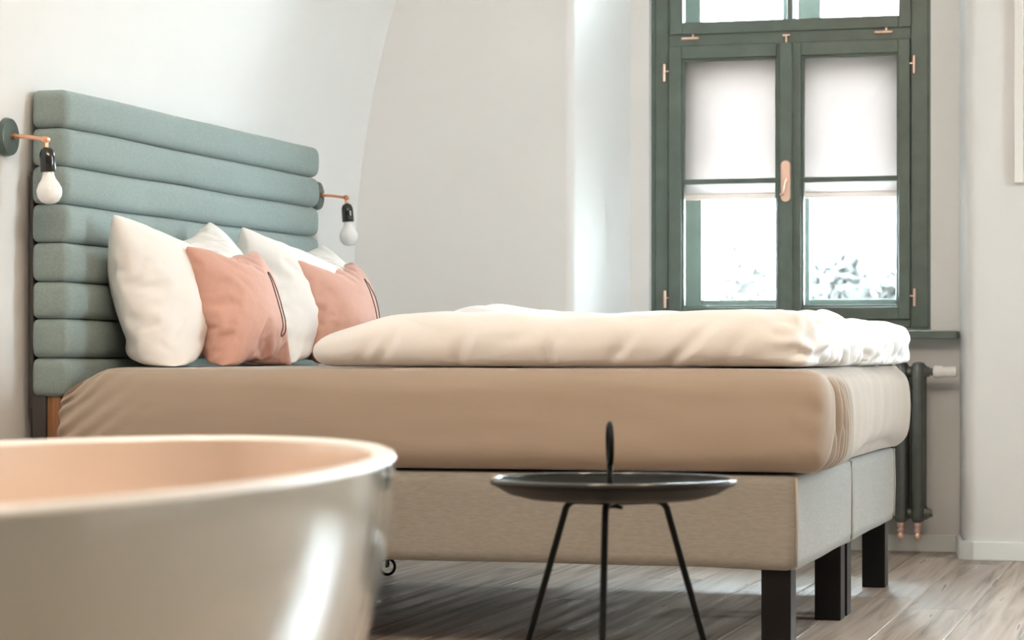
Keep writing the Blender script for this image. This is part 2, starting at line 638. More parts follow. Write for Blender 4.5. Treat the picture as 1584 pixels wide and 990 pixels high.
    for i in range(32):
        a = 2 * PI * i / 32
        px = 0.0195 * math.cos(a)
        pz = (0.061 if math.sin(a) > 0 else -0.061) + 0.0195 * math.sin(a)
        pl.append((px, pz))
    fr = [b.verts.new((-1.538 + px * 0.9, y0 - 0.022, 1.421 + pz * 0.985)) for px, pz in pl]
    bk = [b.verts.new((-1.538 + px, y0 - 0.014, 1.421 + pz)) for px, pz in pl]
    for i in range(32):
        b.faces.new((fr[i], fr[(i + 1) % 32], bk[(i + 1) % 32], bk[i]))
    b.faces.new(fr)
    bmesh.ops.recalc_face_normals(b, faces=b.faces)
    q.merge(b)
    plate = q.build('handle_plate', 'rose', root)
    q = MB(org)
    q.lathe([(0.011, 0), (0.009, 0.02), (0, 0.022)], (-1.536, y0 - 0.02, 1.423), (0, -1, 0), 16)
    q.tube([(-1.536, y0 - 0.036, 1.425), (-1.541, y0 - 0.04, 1.405), (-1.543, y0 - 0.04, 1.385), (-1.545, y0 - 0.04, 1.372), (-1.556, y0 - 0.04, 1.366)], [0.006, 0.0062, 0.006, 0.006, 0.005], 10)
    q.tube([(-1.549, y0 - 0.024, 1.475), (-1.549, y0 - 0.024, 1.385)], 0.003, 8)
    q.build('lever', 'rose', plate, True, 0.7)
    # outer casements of the box window
    yo0, yo1 = 9.85, 9.90
    P('outer_frame', 'green', root, (-2.061, -2.015, 9.84, 9.93, 0.853, 2.75), (-1.040, -0.993, 9.84, 9.93, 0.853, 2.75),
      (-2.015, -1.040, 9.84, 9.93, 0.853, 0.915), (-2.015, -1.040, 9.84, 9.93, 1.93, 2.03), (-2.015, -1.040, 9.84, 9.93, 2.68, 2.75))
    for xa, xb, la, lb in ((-2.005, -1.535, 0.094, 0.05), (-1.525, -1.050, 0.047, 0.09)):
        s4 = P('outer_casement', 'green', root, (xa, xa + la, yo0, yo1, 0.92, 1.925), (xb - lb, xb, yo0, yo1, 0.92, 1.925),
               (xa + la, xb - lb, yo0, yo1, 0.92, 0.968), (xa + la, xb - lb, yo0, yo1, 1.87, 1.925))
        P('glass_pane', 'glass', s4, (xa + la, xb - lb, 9.873, 9.876, 0.968, 1.87), bev=0)
    for xa, xb in ((-2.005, -1.535), (-1.525, -1.050)):
        s5 = P('outer_fanlight', 'green', root, (xa, xa + 0.09, yo0, yo1, 2.03, 2.675), (xb - 0.05, xb, yo0, yo1, 2.03, 2.675),
               (xa + 0.09, xb - 0.05, yo0, yo1, 2.03, 2.05), (xa + 0.09, xb - 0.05, yo0, yo1, 2.63, 2.675))
        P('glass_pane', 'glass', s5, (xa + 0.09, xb - 0.05, 9.873, 9.876, 2.05, 2.63), bev=0)
    # lining between the two frames
    P('lining', 'green', root, (-2.075, -2.061, 9.66, 9.98, 0.845, 2.765), (-0.993, -0.98, 9.66, 9.98, 0.845, 2.765),
      (-2.061, -0.993, 9.66, 9.98, 0.842, 0.853), (-2.061, -0.993, 9.66, 9.98, 2.75, 2.765), bev=0)
    return root


win1 = make_window('window_1')
sill = MB((-1.53, 9.58, 0.807)).box(-2.135, -0.872, 9.50, 9.66, 0.808, 0.839, 0.004).build('trim_1', 'green')
top_level(sill, (-1.53, 9.58, 0.807))
tag(sill, 'green painted window sill board above the radiator', None, None, 'structure')
win2 = copy_tree(win1)
win2.name = 'window_2'
win2.location.x += DX2
for k, (a, b) in enumerate(RW):
    w = copy_tree(win1)
    w.name = 'window_%d' % (3 + k)
    w.rotation_euler = (0, 0, -PI / 2)
    w.location = (XR + 0.05, b - 0.012, 0.81)
# daylight portals
for dx in (0, DX2):
    portal((-1.5275 + dx, 10.02, 1.8), (-PI / 2, 0, 0), 1.10, 1.96)
for a, b in RW:
    portal((XR + 0.37, (a + b) / 2, 1.8), (PI / 2, 0, PI / 2), 1.10, 2.0)

# roller blinds hung between inner and outer panes
for xa, xb, lab in ((-1.995, -1.542, 'pale roller blind half lowered behind the left casement'), (-1.530, -1.055, 'pale roller blind half lowered behind the right casement')):
    xm = (xa + xb) / 2
    org = (xm, 9.77, 1.37)
    t = thing('roller_blind', org, lab, 'blind')
    MB(org).box(xa, xb, 9.7692, 9.7708, 1.385, 1.925).build('blind_cloth', 'blind', t)
    MB(org).box(xa, xb, 9.762, 9.778, 1.362, 1.386, 0.003).build('bottom_bar', 'blindbar', t)
    MB(org).tube([(xa, 9.77, 1.928), (xb, 9.77, 1.928)], 0.017, 14).build('roller', 'blind', t, True, 0.8)

# ------------------------------------------------------------------ headboard
HX0, HX1, HY0, HY1 = -3.072, -2.972, 6.255, 8.275
hb_org = (-3.02, 7.265, 0.0)
hb = thing('headboard', hb_org, 'tall sage grey upholstered headboard of eight horizontal padded rolls', 'headboard')
TH = 0.1048
for i in range(8):
    z0 = 0.635 + i * TH
    b = rounded_box(HX0, HX1, HY0, HY1, z0 + 0.0006, z0 + TH - 0.0006, 0.016, 0.0125)
    for v in b.verts:
        p = v.co
        u = (p.z - z0) / TH
        d = 2 * u - 1
        prof = (1 - abs(d) ** 2.6)
        puff = 0.010 * prof
        if p.x > HX0 + 0.06:
            w = smooth01((p.x - HX0 - 0.06) / 0.03)
            ridge = nz(p.y * 4.5, i * 7.3, 1) * 0.004 * prof + abs(nz(p.y * 17, i * 3.1, 2)) * 0.006 * max(0, abs(d) - 0.35)
            p.x += w * (puff + ridge - 0.004 * abs(d) ** 4)
        if p.y < HY0 + 0.03 or p.y > HY1 - 0.03:
            sgn = -1 if p.y < HY0 + 0.03 else 1
            p.y += sgn * (0.006 * prof + 0.003 * nz(p.x * 22, p.z * 30, i))
        # seams are not perfectly straight
        p.z += 0.0035 * nz(p.y * 2.2, round(z0 + u * TH, 2) * 9, 5)
    o = MB(hb_org)
    o.merge(b)
    o.build('padded_roll', 'headboard', hb, True)
for y in (HY0 + 0.05, HY1 - 0.05):
    MB(hb_org).box(-3.074, -3.034, y - 0.045, y + 0.045, 0.0, 0.66, 0.003).build('leg', 'darkgrey', hb)
    MB(hb_org).box(-3.034, -2.992, y - 0.035, y + 0.03, 0.0, 0.64, 0.003).build('wood_batten', 'brownwood', hb)
MB(hb_org).box(-3.084, -3.073, HY0 + 0.01, HY1 - 0.01, 0.60, 1.25, 0.002).build('back_board', 'darkgrey', hb)

# ------------------------------------------------------------------ bed bases
BX0, BX1 = -2.95, -0.95


def bed_base(y0, y1, label):
    org = ((BX0 + BX1) / 2, (y0 + y1) / 2, 0)
    t = thing('bed_base', org, label, 'bed base', 'two box bed bases pushed together')
    b = rounded_box(BX0, BX1, y0, y1, 0.22, 0.45, 0.014, 0.03)
    for v in b.verts:
        p = v.co
        if p.z < 0.26:
            p.z += 0.004 * nz(p.x * 3, p.y * 3, 3) - 0.006 * smooth01((p.x + 1.25) / 0.3)
        p.y += 0.003 * nz(p.x * 2, p.z * 5, 8)
        p.x += 0.003 * nz(p.y * 4, p.z * 5, 9)
    q = MB(org)
    q.merge(b)
    body = q.build('upholstered_body', 'bedbase', t, True)
    for yy in (y0 + 0.004, y1 - 0.004):
        MB(org).tube([(BX1 - 0.002, yy, 0.225), (BX1 + 0.001, yy, 0.33), (BX1 - 0.002, yy, 0.445)], 0.0035, 8).build('piping', 'piping', body, True)
    for yy in (y0 + 0.022, y1 - 0.022 - 0.085):
        MB(org).box(BX1 - 0.092, BX1 - 0.018, yy, yy + 0.085, 0.0, 0.222, 0.003).build('leg', 'legblack', t)
    for yy in (y0 + 0.10, y1 - 0.10):
        q = MB(org)
        cx = BX0 + 0.300
        q.tube([(cx + 0.027 * math.cos(a), yy, 0.031 + 0.027 * math.sin(a)) for a in [2 * PI * i / 24 for i in range(24)]], 0.0052, 8, closed=True)
        cw = q.build('castor', 'blackmetal', t, True)
        q = MB(org)
        q.tube([(cx, yy - 0.012, 0.031), (cx, yy + 0.012, 0.031)], 0.004, 8)
        q.box(cx - 0.004, cx + 0.004, yy - 0.012, yy - 0.009, 0.03, 0.09)
        q.box(cx - 0.004, cx + 0.004, yy + 0.009, yy + 0.012, 0.03, 0.09)
        q.tube([(cx, yy, 0.085), (cx, yy, 0.225)], 0.012, 10)
        q.build('fork', 'blackmetal', cw)
    return t


bed_base(6.12, 7.146, 'taupe upholstered bed base on black legs, nearer one of the pair')
bed_base(7.150, 8.18, 'taupe upholstered bed base on black legs, farther one beside the window')

# ------------------------------------------------------------------ mattress with fitted sheet
MX0, MX1, MY0, MY1, MZ0, MZ1 = -2.935, -0.885, 6.10, 8.20, 0.456, 0.713
ys = [MY0 + 0.006 * i for i in range(72)]
nrest = 84
ys += [ys[-1] + (MY1 - ys[-1]) * (i + 1) / nrest for i in range(nrest)]
b = rounded_box(MX0, MX1, MY0, MY1, MZ0, MZ1, 0.055, 0.0145, ys)
for v in b.verts:
    p = v.co.copy()
    w = p.copy()
    u = (p.z - MZ0) / (MZ1 - MZ0)
    # foot end
    if p.x > MX1 - 0.06:
        k = smooth01((p.x - MX1 + 0.06) / 0.04)
        bul = math.sin(PI * min(1, max(0, u))) ** 0.7
        w.x += k * (0.022 * bul - 0.03 * smooth01((p.y - 6.3) / 1.9))
        # gathered pleats at the near corner
        fade = (1 - smooth01((u - 0.80) / 0.16)) * smooth01((u + 0.05) / 0.2)
        for yc, dep, wd, sl in ((6.185, .020, .016, .05), (6.225, .030, .012, .03), (6.262, .034, .011, .02), (6.296, .030, .011, .0), (6.335, .032, .012, -.02),
                                (6.378, .022, .013, -.05), (6.43, .012, .016, -.09), (6.50, .006, .02, -.12)):
            d = (p.y - yc - sl * (u - 0.5) - 0.008 * nz(p.z * 11, yc * 40)) / wd
            if abs(d) < 4:
                w.x -= k * fade * (dep * math.exp(-d * d) - 0.30 * dep * math.exp(-((abs(d) - 1.7) / 0.9) ** 2))
        w.x += k * 0.006 * nz(p.y * 7, p.z * 3.0, 1)
        w.z += k * (1 - u) * (0.035 * smooth01((p.y - 6.55) / 0.5) * (1 - smooth01((p.y - 7.6) / 0.5)) - 0.008)
    # near long side: soft bulge, faint lengthwise drag lines
    if p.y < MY0 + 0.06:
        k = smooth01((MY0 + 0.06 - p.y) / 0.04)
        w.y -= k * (0.014 * math.sin(PI * min(1, max(0, u))) + 0.004 * nz(p.x * 1.4, p.z * 9, 4) + 0.0022 * nz(p.x * 5 + p.z * 9, p.z * 30, 2))
        # tucked fold at the head corner
        h = math.exp(-((p.x - MX0) / 0.16) ** 2)
        w.y += k * h * (0.030 * smooth01((u - 0.25) / 0.6) + 0.016 * math.sin((p.z * 1.0 - p.x * 0.75) * 2 * PI / 0.055))
        # corner rumple at the foot
        h2 = math.exp(-((p.x - MX1) / 0.07) ** 2)
        w.y += k * h2 * 0.010 * nz(p.x * 25, p.z * 22, 6)
    if p.x < MX0 + 0.12 and p.y < MY0 + 0.3:
        h = (1 - smooth01((p.x - MX0) / 0.16)) * (1 - smooth01((p.y - MY0) / 0.3))
        w.z -= h * 0.055 * smooth01((u - 0.5) / 0.5)
    # top crown
    if p.z > MZ1 - 0.01:
        w.z += 0.004 * nz(p.x * 2.2, p.y * 2.2, 7)
    if p.z < MZ0 + 0.07:
        w.z += 0.004 * nz(p.x * 2.4, p.y * 2.4, 9) * (1 if p.z > MZ0 + 0.01 else 0.4)
    v.co = w
q = MB((-1.91, 7.15, 0.456))
q.merge(b)
mattress = q.build('mattress', 'sheet', None, True)
mattress.location = (-1.91, 7.15, 0.456)
mattress.modifiers.new('sub', 'SUBSURF').render_levels = 1
tag(mattress, 'thick double mattress in a beige fitted sheet with gathered corners', 'mattress')


# ------------------------------------------------------------------ soft goods by cloth simulation
def simulate(bm, pressure, frames, shrink=0.0, bend=0.05, tens=15, gravity=0.0, floor_z=None, mass=0.3, damping=None):
    me = bpy.data.meshes.new('soft')
    bm.to_mesh(me)
    bm.free()
    o = bpy.data.objects.new('soft', me)
    C.objects.link(o)
    md = o.modifiers.new('cloth', 'CLOTH')
    s = md.settings
    s.quality = 6
    s.mass = mass
    s.tension_stiffness = tens
    s.compression_stiffness = tens
    s.shear_stiffness = 5
    s.bending_stiffness = bend
    s.use_pressure = True
    s.uniform_pressure_force = pressure
    s.shrink_min = shrink
    s.effector_weights.gravity = gravity
    md.collision_settings.use_collision = floor_z is not None
    md.collision_settings.distance_min = 0.004
    col_o = None
    if floor_z is not None:
        cm = bpy.data.meshes.new('ground')
        cm.from_pydata([(-3, -3, floor_z), (3, -3, floor_z), (3, 3, floor_z), (-3, 3, floor_z)], [], [(0, 1, 2, 3)])
        col_o = bpy.data.objects.new('ground', cm)
        C.objects.link(col_o)
        col_o.modifiers.new('collision', 'COLLISION')
        col_o.collision.thickness_outer = 0.004
        col_o.collision.cloth_friction = 20
    md.point_cache.frame_start = 1
    md.point_cache.frame_end = frames
    for f in range(1, frames + 1):
        scene.frame_set(f)
    dg = bpy.context.evaluated_depsgraph_get()
    me2 = bpy.data.meshes.new_from_object(o.evaluated_get(dg))
    bpy.data.objects.remove(o)
    if col_o:
        bpy.data.objects.remove(col_o)
    scene.frame_set(1)
    return me2


def cushion_bm(w, h, n, m, thick, seed):
    bm = bmesh.new()
    top = {}
    bot = {}
    for i in range(n + 1):
        for j in range(m + 1):
            u, v = i / n, j / m
            x, y = (u - .5) * w, (v - .5) * h
            edge = i in (0, n) or j in (0, m)
            z = 0 if edge else 0.004 + thick * (16 * u * (1 - u) * v * (1 - v)) ** 0.45
            jit = 0.005 * nz(x * 9, y * 9, seed) + 0.003 * nz(x * 30, y * 30, seed)
            top[i, j] = bm.verts.new((x, y, z + jit))
            bot[i, j] = top[i, j] if edge else bm.verts.new((x, y, -z + jit))
    for i in range(n):
        for j in range(m):
            bm.faces.new((top[i, j], top[i + 1, j], top[i + 1, j + 1], top[i, j + 1]))
            bm.faces.new((bot[i, j], bot[i, j + 1], bot[i + 1, j + 1], bot[i + 1, j]))
    return bm


SHEET_Z = MZ1 + 0.002


def place_soft(name, me, mt, centre, lean, yaw, roll, label, cat, group, sink=0.045):
    """stand a cushion on the mattress: width along y, leaning back towards the headboard"""
    me = me.copy()
    ca, sa = math.cos(lean), math.sin(lean)
    R = Matrix(((0, -sa, ca), (1, 0, 0), (0, ca, sa)))
    R = Matrix.Rotation(yaw, 3, 'Z') @ R @ Matrix.Rotation(roll, 3, 'Z')
    zmin = 1e9
    for v in me.vertices:
        v.co = R @ v.co
        zmin = min(zmin, v.co.z)
    top = 0.075
    low = [v.co.x for v in me.vertices if v.co.z - zmin < 0.09]
    xb = sum(low) / len(low)
    for v in me.vertices:
        v.co.z -= zmin + sink
        if v.co.z < top:
            # the weight flattens the underside and lets it spread
            t = max(0, (v.co.z + sink) / (top + sink))
            v.co.z = top * t ** 2.1 + 0.012 * (1 - t) * abs(nz(v.co.x * 22, v.co.y * 22, 3))
            v.co.x = xb + (v.co.x - xb) * (1 + (0.9 if sink > 0.04 else 0.25) * (1 - t))
    o = link_mesh(name, me, mt, None, True)
    o.location = (centre[0], centre[1], SHEET_Z)
    o.modifiers.new('sub', 'SUBSURF').render_levels = 1
    return tag(o, label, cat, group), R, zmin + sink


pillow_me = [simulate(cushion_bm(0.75, 0.47, 60, 40, 0.045, s), 2.0, 26, -0.07, 0.003) for s in (3, 11)]
cush_me = [simulate(cushion_bm(0.415, 0.375, 46, 42, 0.036, s), 3.2, 26, -0.07, 0.002) for s in (5, 23)]

pillows = [
    place_soft('pillow', pillow_me[0], 'linen', (-2.82, 6.735), 0.28, 0.0, 0.03,
               'white pillow at the near end of the headboard, behind the nearer pink cushion', 'pillow', 'white pillows against the headboard'),
    place_soft('pillow', pillow_me[1], 'linen', (-2.82, 7.70), 0.28, 0.0, -0.03,
               'white pillow at the window end of the headboard, behind the farther pink cushion', 'pillow', 'white pillows against the headboard'),
]


def loop_mark(cush, R, zoff, me, cx, cy, hw, hh, tilt):
    bvh = BVHTree.FromPolygons([v.co for v in me.vertices], [tuple(p.vertices) for p in me.polygons])
    pts = []
    for i in range(40):
        a = 2 * PI * i / 40
        x = hw * math.copysign(abs(math.cos(a)) ** 0.8, math.cos(a))
        y = hh * math.sin(a)
        x, y = cx + x * math.cos(tilt) - y * math.sin(tilt), cy + x * math.sin(tilt) + y * math.cos(tilt)
        hit = bvh.ray_cast(Vector((x, y, 1)), Vector((0, 0, -1)))
        z = hit[0].z if hit[0] else 0
        p = R @ Vector((x, y, z + 0.0012))
        p.z -= zoff
        pts.append(p)
    q = MB()
    q.tube(pts, 0.0016, 6, closed=True)
    o = q.build('stitched_loop', 'ink', cush, True)
    o['label'] = 'thin black outline of a long narrow loop'


cA, RA, zA = place_soft('cushion', cush_me[0], 'pink', (-2.645, 6.70), 0.29, -0.10, 0.0,
                        'salmon pink cushion with a black loop outline, leaning on the nearer white pillow', 'cushion', 'pink cushions', 0.03)
loop_mark(cA, RA, zA, cush_me[0], 0.07, -0.005, 0.017, 0.095, 0.0)
cB, RB, zB = place_soft('cushion', cush_me[1], 'pink', (-2.675, 7.655), 0.29, -0.12, 0.03,
                        'pink cushion with a black loop outline, half hidden behind the duvets', 'cushion', 'pink cushions', 0.03)
loop_mark(cB, RB, zB, cush_me[1], 0.075, 0.005, 0.017, 0.09, 0.0)


def duvet(name, x0, x1, y0, y1, h, seed, label, hump=0.0):
    L, W = x1 - x0, y1 - y0
    bm = rounded_box(-L / 2, L / 2, -W / 2, W / 2, 0.0, h, h * 0.46, 0.0145)
    bm.normal_update()
    nrm = [v.normal.copy() for v in bm.verts]
    for v, n in zip(bm.verts, nrm):
        c = v.co.copy()
        p = c.copy()
        tx = (c.x + L / 2) / L
        up = min(1, c.z / 0.03)
        # broad filling lumps, finer creases
        lump = 0.016 * nz(c.x * 2.6, c.y * 3.2, seed) + 0.007 * nz(c.x * 7, c.y * 9, seed + c.z * 4)
        crease = -0.007 * (1 - abs(nz(c.x * 5 + c.y * 2, c.y * 4 + c.z * 6, seed + 9))) ** 6
        p += n * (lump + crease) * up
        # softly thinner and narrower towards the head end
        k = smooth01(tx / 0.20)
        p.z *= 0.62 + 0.38 * k
        p.y *= 0.93 + 0.07 * k
        if hump:
            p.z += hump * math.exp(-((tx - 0.16) / 0.13) ** 2) * smooth01(c.z / h)
        # crumpled open end at the foot
        e = smooth01((tx - 0.87) / 0.11)
        if e > 0:
            q3 = Vector((c.x * 6, c.y * 15, c.z * 15 + seed))
            r = 1 - abs(noise.noise(q3)) * 2
            r2 = 1 - abs(noise.noise(q3 * 2.3)) * 2
            p += n * e * up * (0.030 * (r - 0.55) + 0.014 * (r2 - 0.5))
            p.x += e * 0.02 * nz(c.y * 12, c.z * 14, seed + 5)
            p.z -= e * up * 0.012
        # tension folds on the near side, each a shallow valley slanting up to the right
        if c.y < -W / 2 + 0.14:
            f = smooth01((-W / 2 + 0.14 - c.y) / 0.12)
            for fx, am, sl in ((0.125, .012, .4), (0.165, .014, .5), (0.315, .020, .35), (0.49, .014, .45), (0.625, .010, .8), (0.735, .016, 1.2), (0.84, .008, .8)):
                d = (c.x + L / 2 - fx * L - sl * (c.z - 0.03) + 0.012 * nz(c.z * 18, fx * 9)) / 0.016
                wgt = 1 - 0.75 * smooth01((c.z - 0.02) / (h * 0.9))
                p.y += f * am * wgt * (math.exp(-d * d) - 0.35 * math.exp(-(d - 1.9) ** 2))
        p.z = max(p.z, 0.0)
        v.co = p
    me = bpy.data.meshes.new(name)
    bm.to_mesh(me)
    bm.free()
    o = link_mesh(name, me, 'linen', None, True)
    o.location = ((x0 + x1) / 2, (y0 + y1) / 2, SHEET_Z + 0.002)
    o.modifiers.new('sub', 'SUBSURF').render_levels = 1
    return tag(o, label, 'duvet', 'two folded white duvets')


duvet('duvet', -2.26, -0.905, 6.16, 7.11, 0.142, 4, 'folded white duvet along the near side of the bed')
duvet('duvet', -2.36, -0.89, 7.15, 8.10, 0.135, 31, 'folded white duvet on the window side of the bed', 0.05)


# ------------------------------------------------------------------ wall lamps
def wall_lamp(y, z, label):
    XB = XL + 0.021        # the wall leans in slightly at lamp height
    org = (XB, y, z)
    t = thing('wall_lamp', org, label, 'lamp', 'bare bulb wall lamps beside the headboard')
    MB(org).lathe([(0, 0.022), (0.040, 0.022), (0.049, 0.018), (0.052, 0.008), (0.052, 0.0)], (XB, y, z), (1, 0, 0), 36).build('wall_plate', 'plate', t, True, 0.7)
    jx = XB + 0.120
    q = MB(org)
    q.tube([(XB + 0.018, y, z + 0.002), (XB + 0.06, y, z), (jx, y, z - 0.009)], 0.0058, 12)
    q.lathe([(0, 0), (0.009, 0), (0.009, 0.012), (0, 0.013)], (XB + 0.021, y, z + 0.002), (1, 0, 0), 14)
    arm = q.build('arm', 'copper', t, True, 0.7)
    q = MB(org)
    q.lathe([(0, -0.011), (0.0085, -0.010), (0.0105, 0), (0.0085, 0.010), (0, 0.011)], (jx, y, z - 0.009), (0, 1, 0), 16)
    q.lathe([(0.006, 0), (0.006, 0.02), (0.009, 0.024), (0, 0.026)], (jx, y, z - 0.012), (0.06, 0, -1), 12)
    q.lathe([(0, -0.018), (0.005, -0.018), (0.006, 0.016), (0, 0.017)], (jx, y, z - 0.009), (0, 1, 0), 12)
    q.build('swivel_joint', 'copper', arm, True, 0.7)
    ax = Vector((0.07, 0, -1)).normalized()
    c = Vector((jx + 0.002, y, z - 0.030))
    MB(org).lathe([(0, 0), (0.010, 0.001), (0.0165, 0.006), (0.0205, 0.016), (0.0215, 0.026), (0.0215, 0.064), (0.0195, 0.067), (0, 0.067)], c, ax, 28).build('bulb_holder', 'bakelite', t, True, 0.7)
    MB(org).lathe([(0.0150, 0.060), (0.0155, 0.074), (0.020, 0.086), (0.028, 0.098), (0.0335, 0.111), (0.0345, 0.120), (0.032, 0.134), (0.024, 0.146), (0.012, 0.152), (0, 0.1535)], c, ax, 32).build('bulb', 'opal', t, True)
    return t


wall_lamp(6.133, 1.333, 'bare bulb wall lamp on a copper arm at the near side of the headboard')
wall_lamp(8.585, 1.326, 'bare bulb wall lamp on a copper arm at the far side of the headboard')

# ------------------------------------------------------------------ bathtub
TX, TY, TA, TB, TN, TR = -1.14, 2.262, 0.357, 0.915, 1.95, 0.13
tub_org = (TX, TY, 0)
tub = thing('bathtub', tub_org, 'glossy white oval freestanding bathtub in the foreground', 'bathtub')


def tub_ring(off, z, n=96):
    out = []
    for i in range(n):
        a = 2 * PI * i / n
        ct, st = math.cos(a), math.sin(a)
        x = (TA - off) * math.copysign(abs(ct) ** (2 / TN), ct)
        y = (TB - off * 1.15) * math.copysign(abs(st) ** (2 / TN), st)
        out.append((x * math.cos(TR) - y * math.sin(TR), x * math.sin(TR) + y * math.cos(TR), z))
    return out


RZ = 0.638


def ring_mesh(name, levels, mt, cap_last=True):
    bm = bmesh.new()
    rings = [[bm.verts.new(p) for p in tub_ring(o_, z_)] for o_, z_ in levels]
    n = len(rings[0])
    for A, B in zip(rings, rings[1:]):
        for i in range(n):
            bm.faces.new((A[i], A[(i + 1) % n], B[(i + 1) % n], B[i]))
    if cap_last:
        bm.faces.new(rings[-1])
    bmesh.ops.recalc_face_normals(bm, faces=bm.faces)
    me = bpy.data.meshes.new(name)
    bm.to_mesh(me)
    bm.free()
    return link_mesh(name, me, mt, tub, True)


outer = [(0.0, RZ - 0.006), (0.0005, RZ - 0.02), (0.003, 0.58), (0.011, 0.52), (0.024, 0.46), (0.041, 0.40), (0.062, 0.33), (0.088, 0.25), (0.115, 0.17),
         (0.14, 0.10), (0.16, 0.05), (0.172, 0.02), (0.178, 0.0)]
inner = [(0.026, RZ - 0.006), (0.028, RZ - 0.02), (0.034, 0.57), (0.046, 0.48), (0.065, 0.38), (0.09, 0.27), (0.125, 0.17), (0.17, 0.115), (0.23, 0.10), (0.30, 0.098)]
rim = [(0.0, RZ - 0.006), (0.002, RZ - 0.002), (0.006, RZ), (0.020, RZ), (0.024, RZ - 0.002), (0.026, RZ - 0.006)]
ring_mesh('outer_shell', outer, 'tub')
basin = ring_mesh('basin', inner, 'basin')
ring_mesh('rim', rim, 'whiteplastic', False)
q = MB(tub_org)
q.lathe([(0, 0.1035), (0.022, 0.103), (0.030, 0.0985)], (TX, TY, 0), (0, 0, 1), 24)
q.build('drain', 'chrome', basin, True)

# ------------------------------------------------------------------ tray table
tt = (-1.013, 4.39, 0)
table = thing('tray_table', tt, 'round black metal tray side table with a ring handle', 'table')
q = MB(tt)
tz = 0.519
q.lathe([(0, tz - 0.022), (0.150, tz - 0.022), (0.185, tz - 0.014), (0.208, tz - 0.001), (0.216, tz + 0.004), (0.2205, tz + 0.003), (0.2215, tz - 0.001),
         (0.219, tz - 0.004), (0.210, tz - 0.008), (0.187, tz - 0.021), (0.152, tz - 0.030), (0, tz - 0.030)], (tt[0], tt[1], 0), (0, 0, 1), 72)
tray = q.build('tray', 'blackmetal', table, True, 0.9)
q = MB(tt)
q.tube([(tt[0] + 0.2185 * math.cos(2 * PI * i / 72), tt[1] + 0.2185 * math.sin(2 * PI * i / 72), tz + 0.0035) for i in range(72)], 0.0042, 8, closed=True)
q.build('rim', 'bakelite', tray, True)
q = MB(tt)
hx, hy = tt[0] - 0.006, tt[1]
q.tube([(hx, hy, tz - 0.03), (hx, hy, tz + 0.035)], 0.0055, 12)
vd = Vector((-0.30, 0.954, 0)).normalized()     # ring seen almost edge on
hr = 0.036
q.tube([(hx + vd.x * hr * math.cos(a), hy + vd.y * hr * math.cos(a), tz + 0.068 + hr * math.sin(a)) for a in [2 * PI * i / 32 for i in range(32)]], 0.0052, 10, closed=True)
q.build('ring_handle', 'blackmetal', table, True)
q = MB(tt)
q.lathe([(0, tz - 0.047), (0.012, tz - 0.047), (0.014, tz - 0.038), (0.012, tz - 0.029), (0, tz - 0.029)], (hx, hy, 0), (0, 0, 1), 14)
q.tube([(hx, hy, tz - 0.042), (hx + 0.024, hy - 0.006, tz - 0.046)], 0.0035, 8)
q.build('clamp_screw', 'blackmetal', table, True, 0.7)
rx, ry = Vector((0.9646, 0.264, 0)), Vector((-0.264, 0.9646, 0))
cx, cy = tt[0], tt[1]
for (ax, ay, bx_, by_) in ((-0.082, 0.05, -0.212, 0.13), (0.098, 0.05, 0.232, 0.13), (-0.018, -0.10, -0.034, -0.25)):
    a = rx * ax + ry * ay
    e = rx * bx_ + ry * by_
    top = tz - 0.036
    mid = a + (e - a) * 0.0
    pts = [(cx, cy, top)]
    pts.append((cx + a.x * 0.8, cy + a.y * 0.8, top))
    for k in range(1, 5):
        f = k / 4
        ang = f * PI / 2
        pts.append((cx + a.x * (0.8 + 0.2 * math.sin(ang)) + (e.x - a.x) * 0.03 * f, cy + a.y * (0.8 + 0.2 * math.sin(ang)) + (e.y - a.y) * 0.03 * f, top - 0.022 * (1 - math.cos(ang))))
    pts.append((cx + e.x, cy + e.y, 0.006))
    MB(tt).tube(pts, 0.0062, 12).build('leg', 'blackmetal', table, True, 0.9)
    MB(tt).lathe([(0, 0), (0.009, 0), (0.009, 0.008), (0.0065, 0.012), (0, 0.012)], (cx + e.x, cy + e.y, 0), (0, 0, 1), 12).build('foot', 'blackmetal', table, True, 0.7)

# ------------------------------------------------------------------ radiator
ro = (-1.35, 9.50, 0.0)
rad = thing('radiator', ro, 'graphite column radiator under the window sill', 'radiator')


def rad_section(xc):
    q = MB(ro)
    for yc in (9.455, 9.535):
        q.lathe([(0, 0.118), (0.014, 0.120), (0.022, 0.128), (0.0255, 0.142), (0.0255, 0.69), (0.023, 0.706), (0.016, 0.718), (0, 0.722)], (xc, yc, 0), (0, 0, 1), 20)
    for zc in (0.155, 0.685):
        q.tube([(xc, 9.455, zc), (xc, 9.535, zc)], 0.024, 14)
        q.tube([(xc - 0.0315, 9.47, zc), (xc + 0.0315, 9.47, zc)], 0.021, 14)
    return q


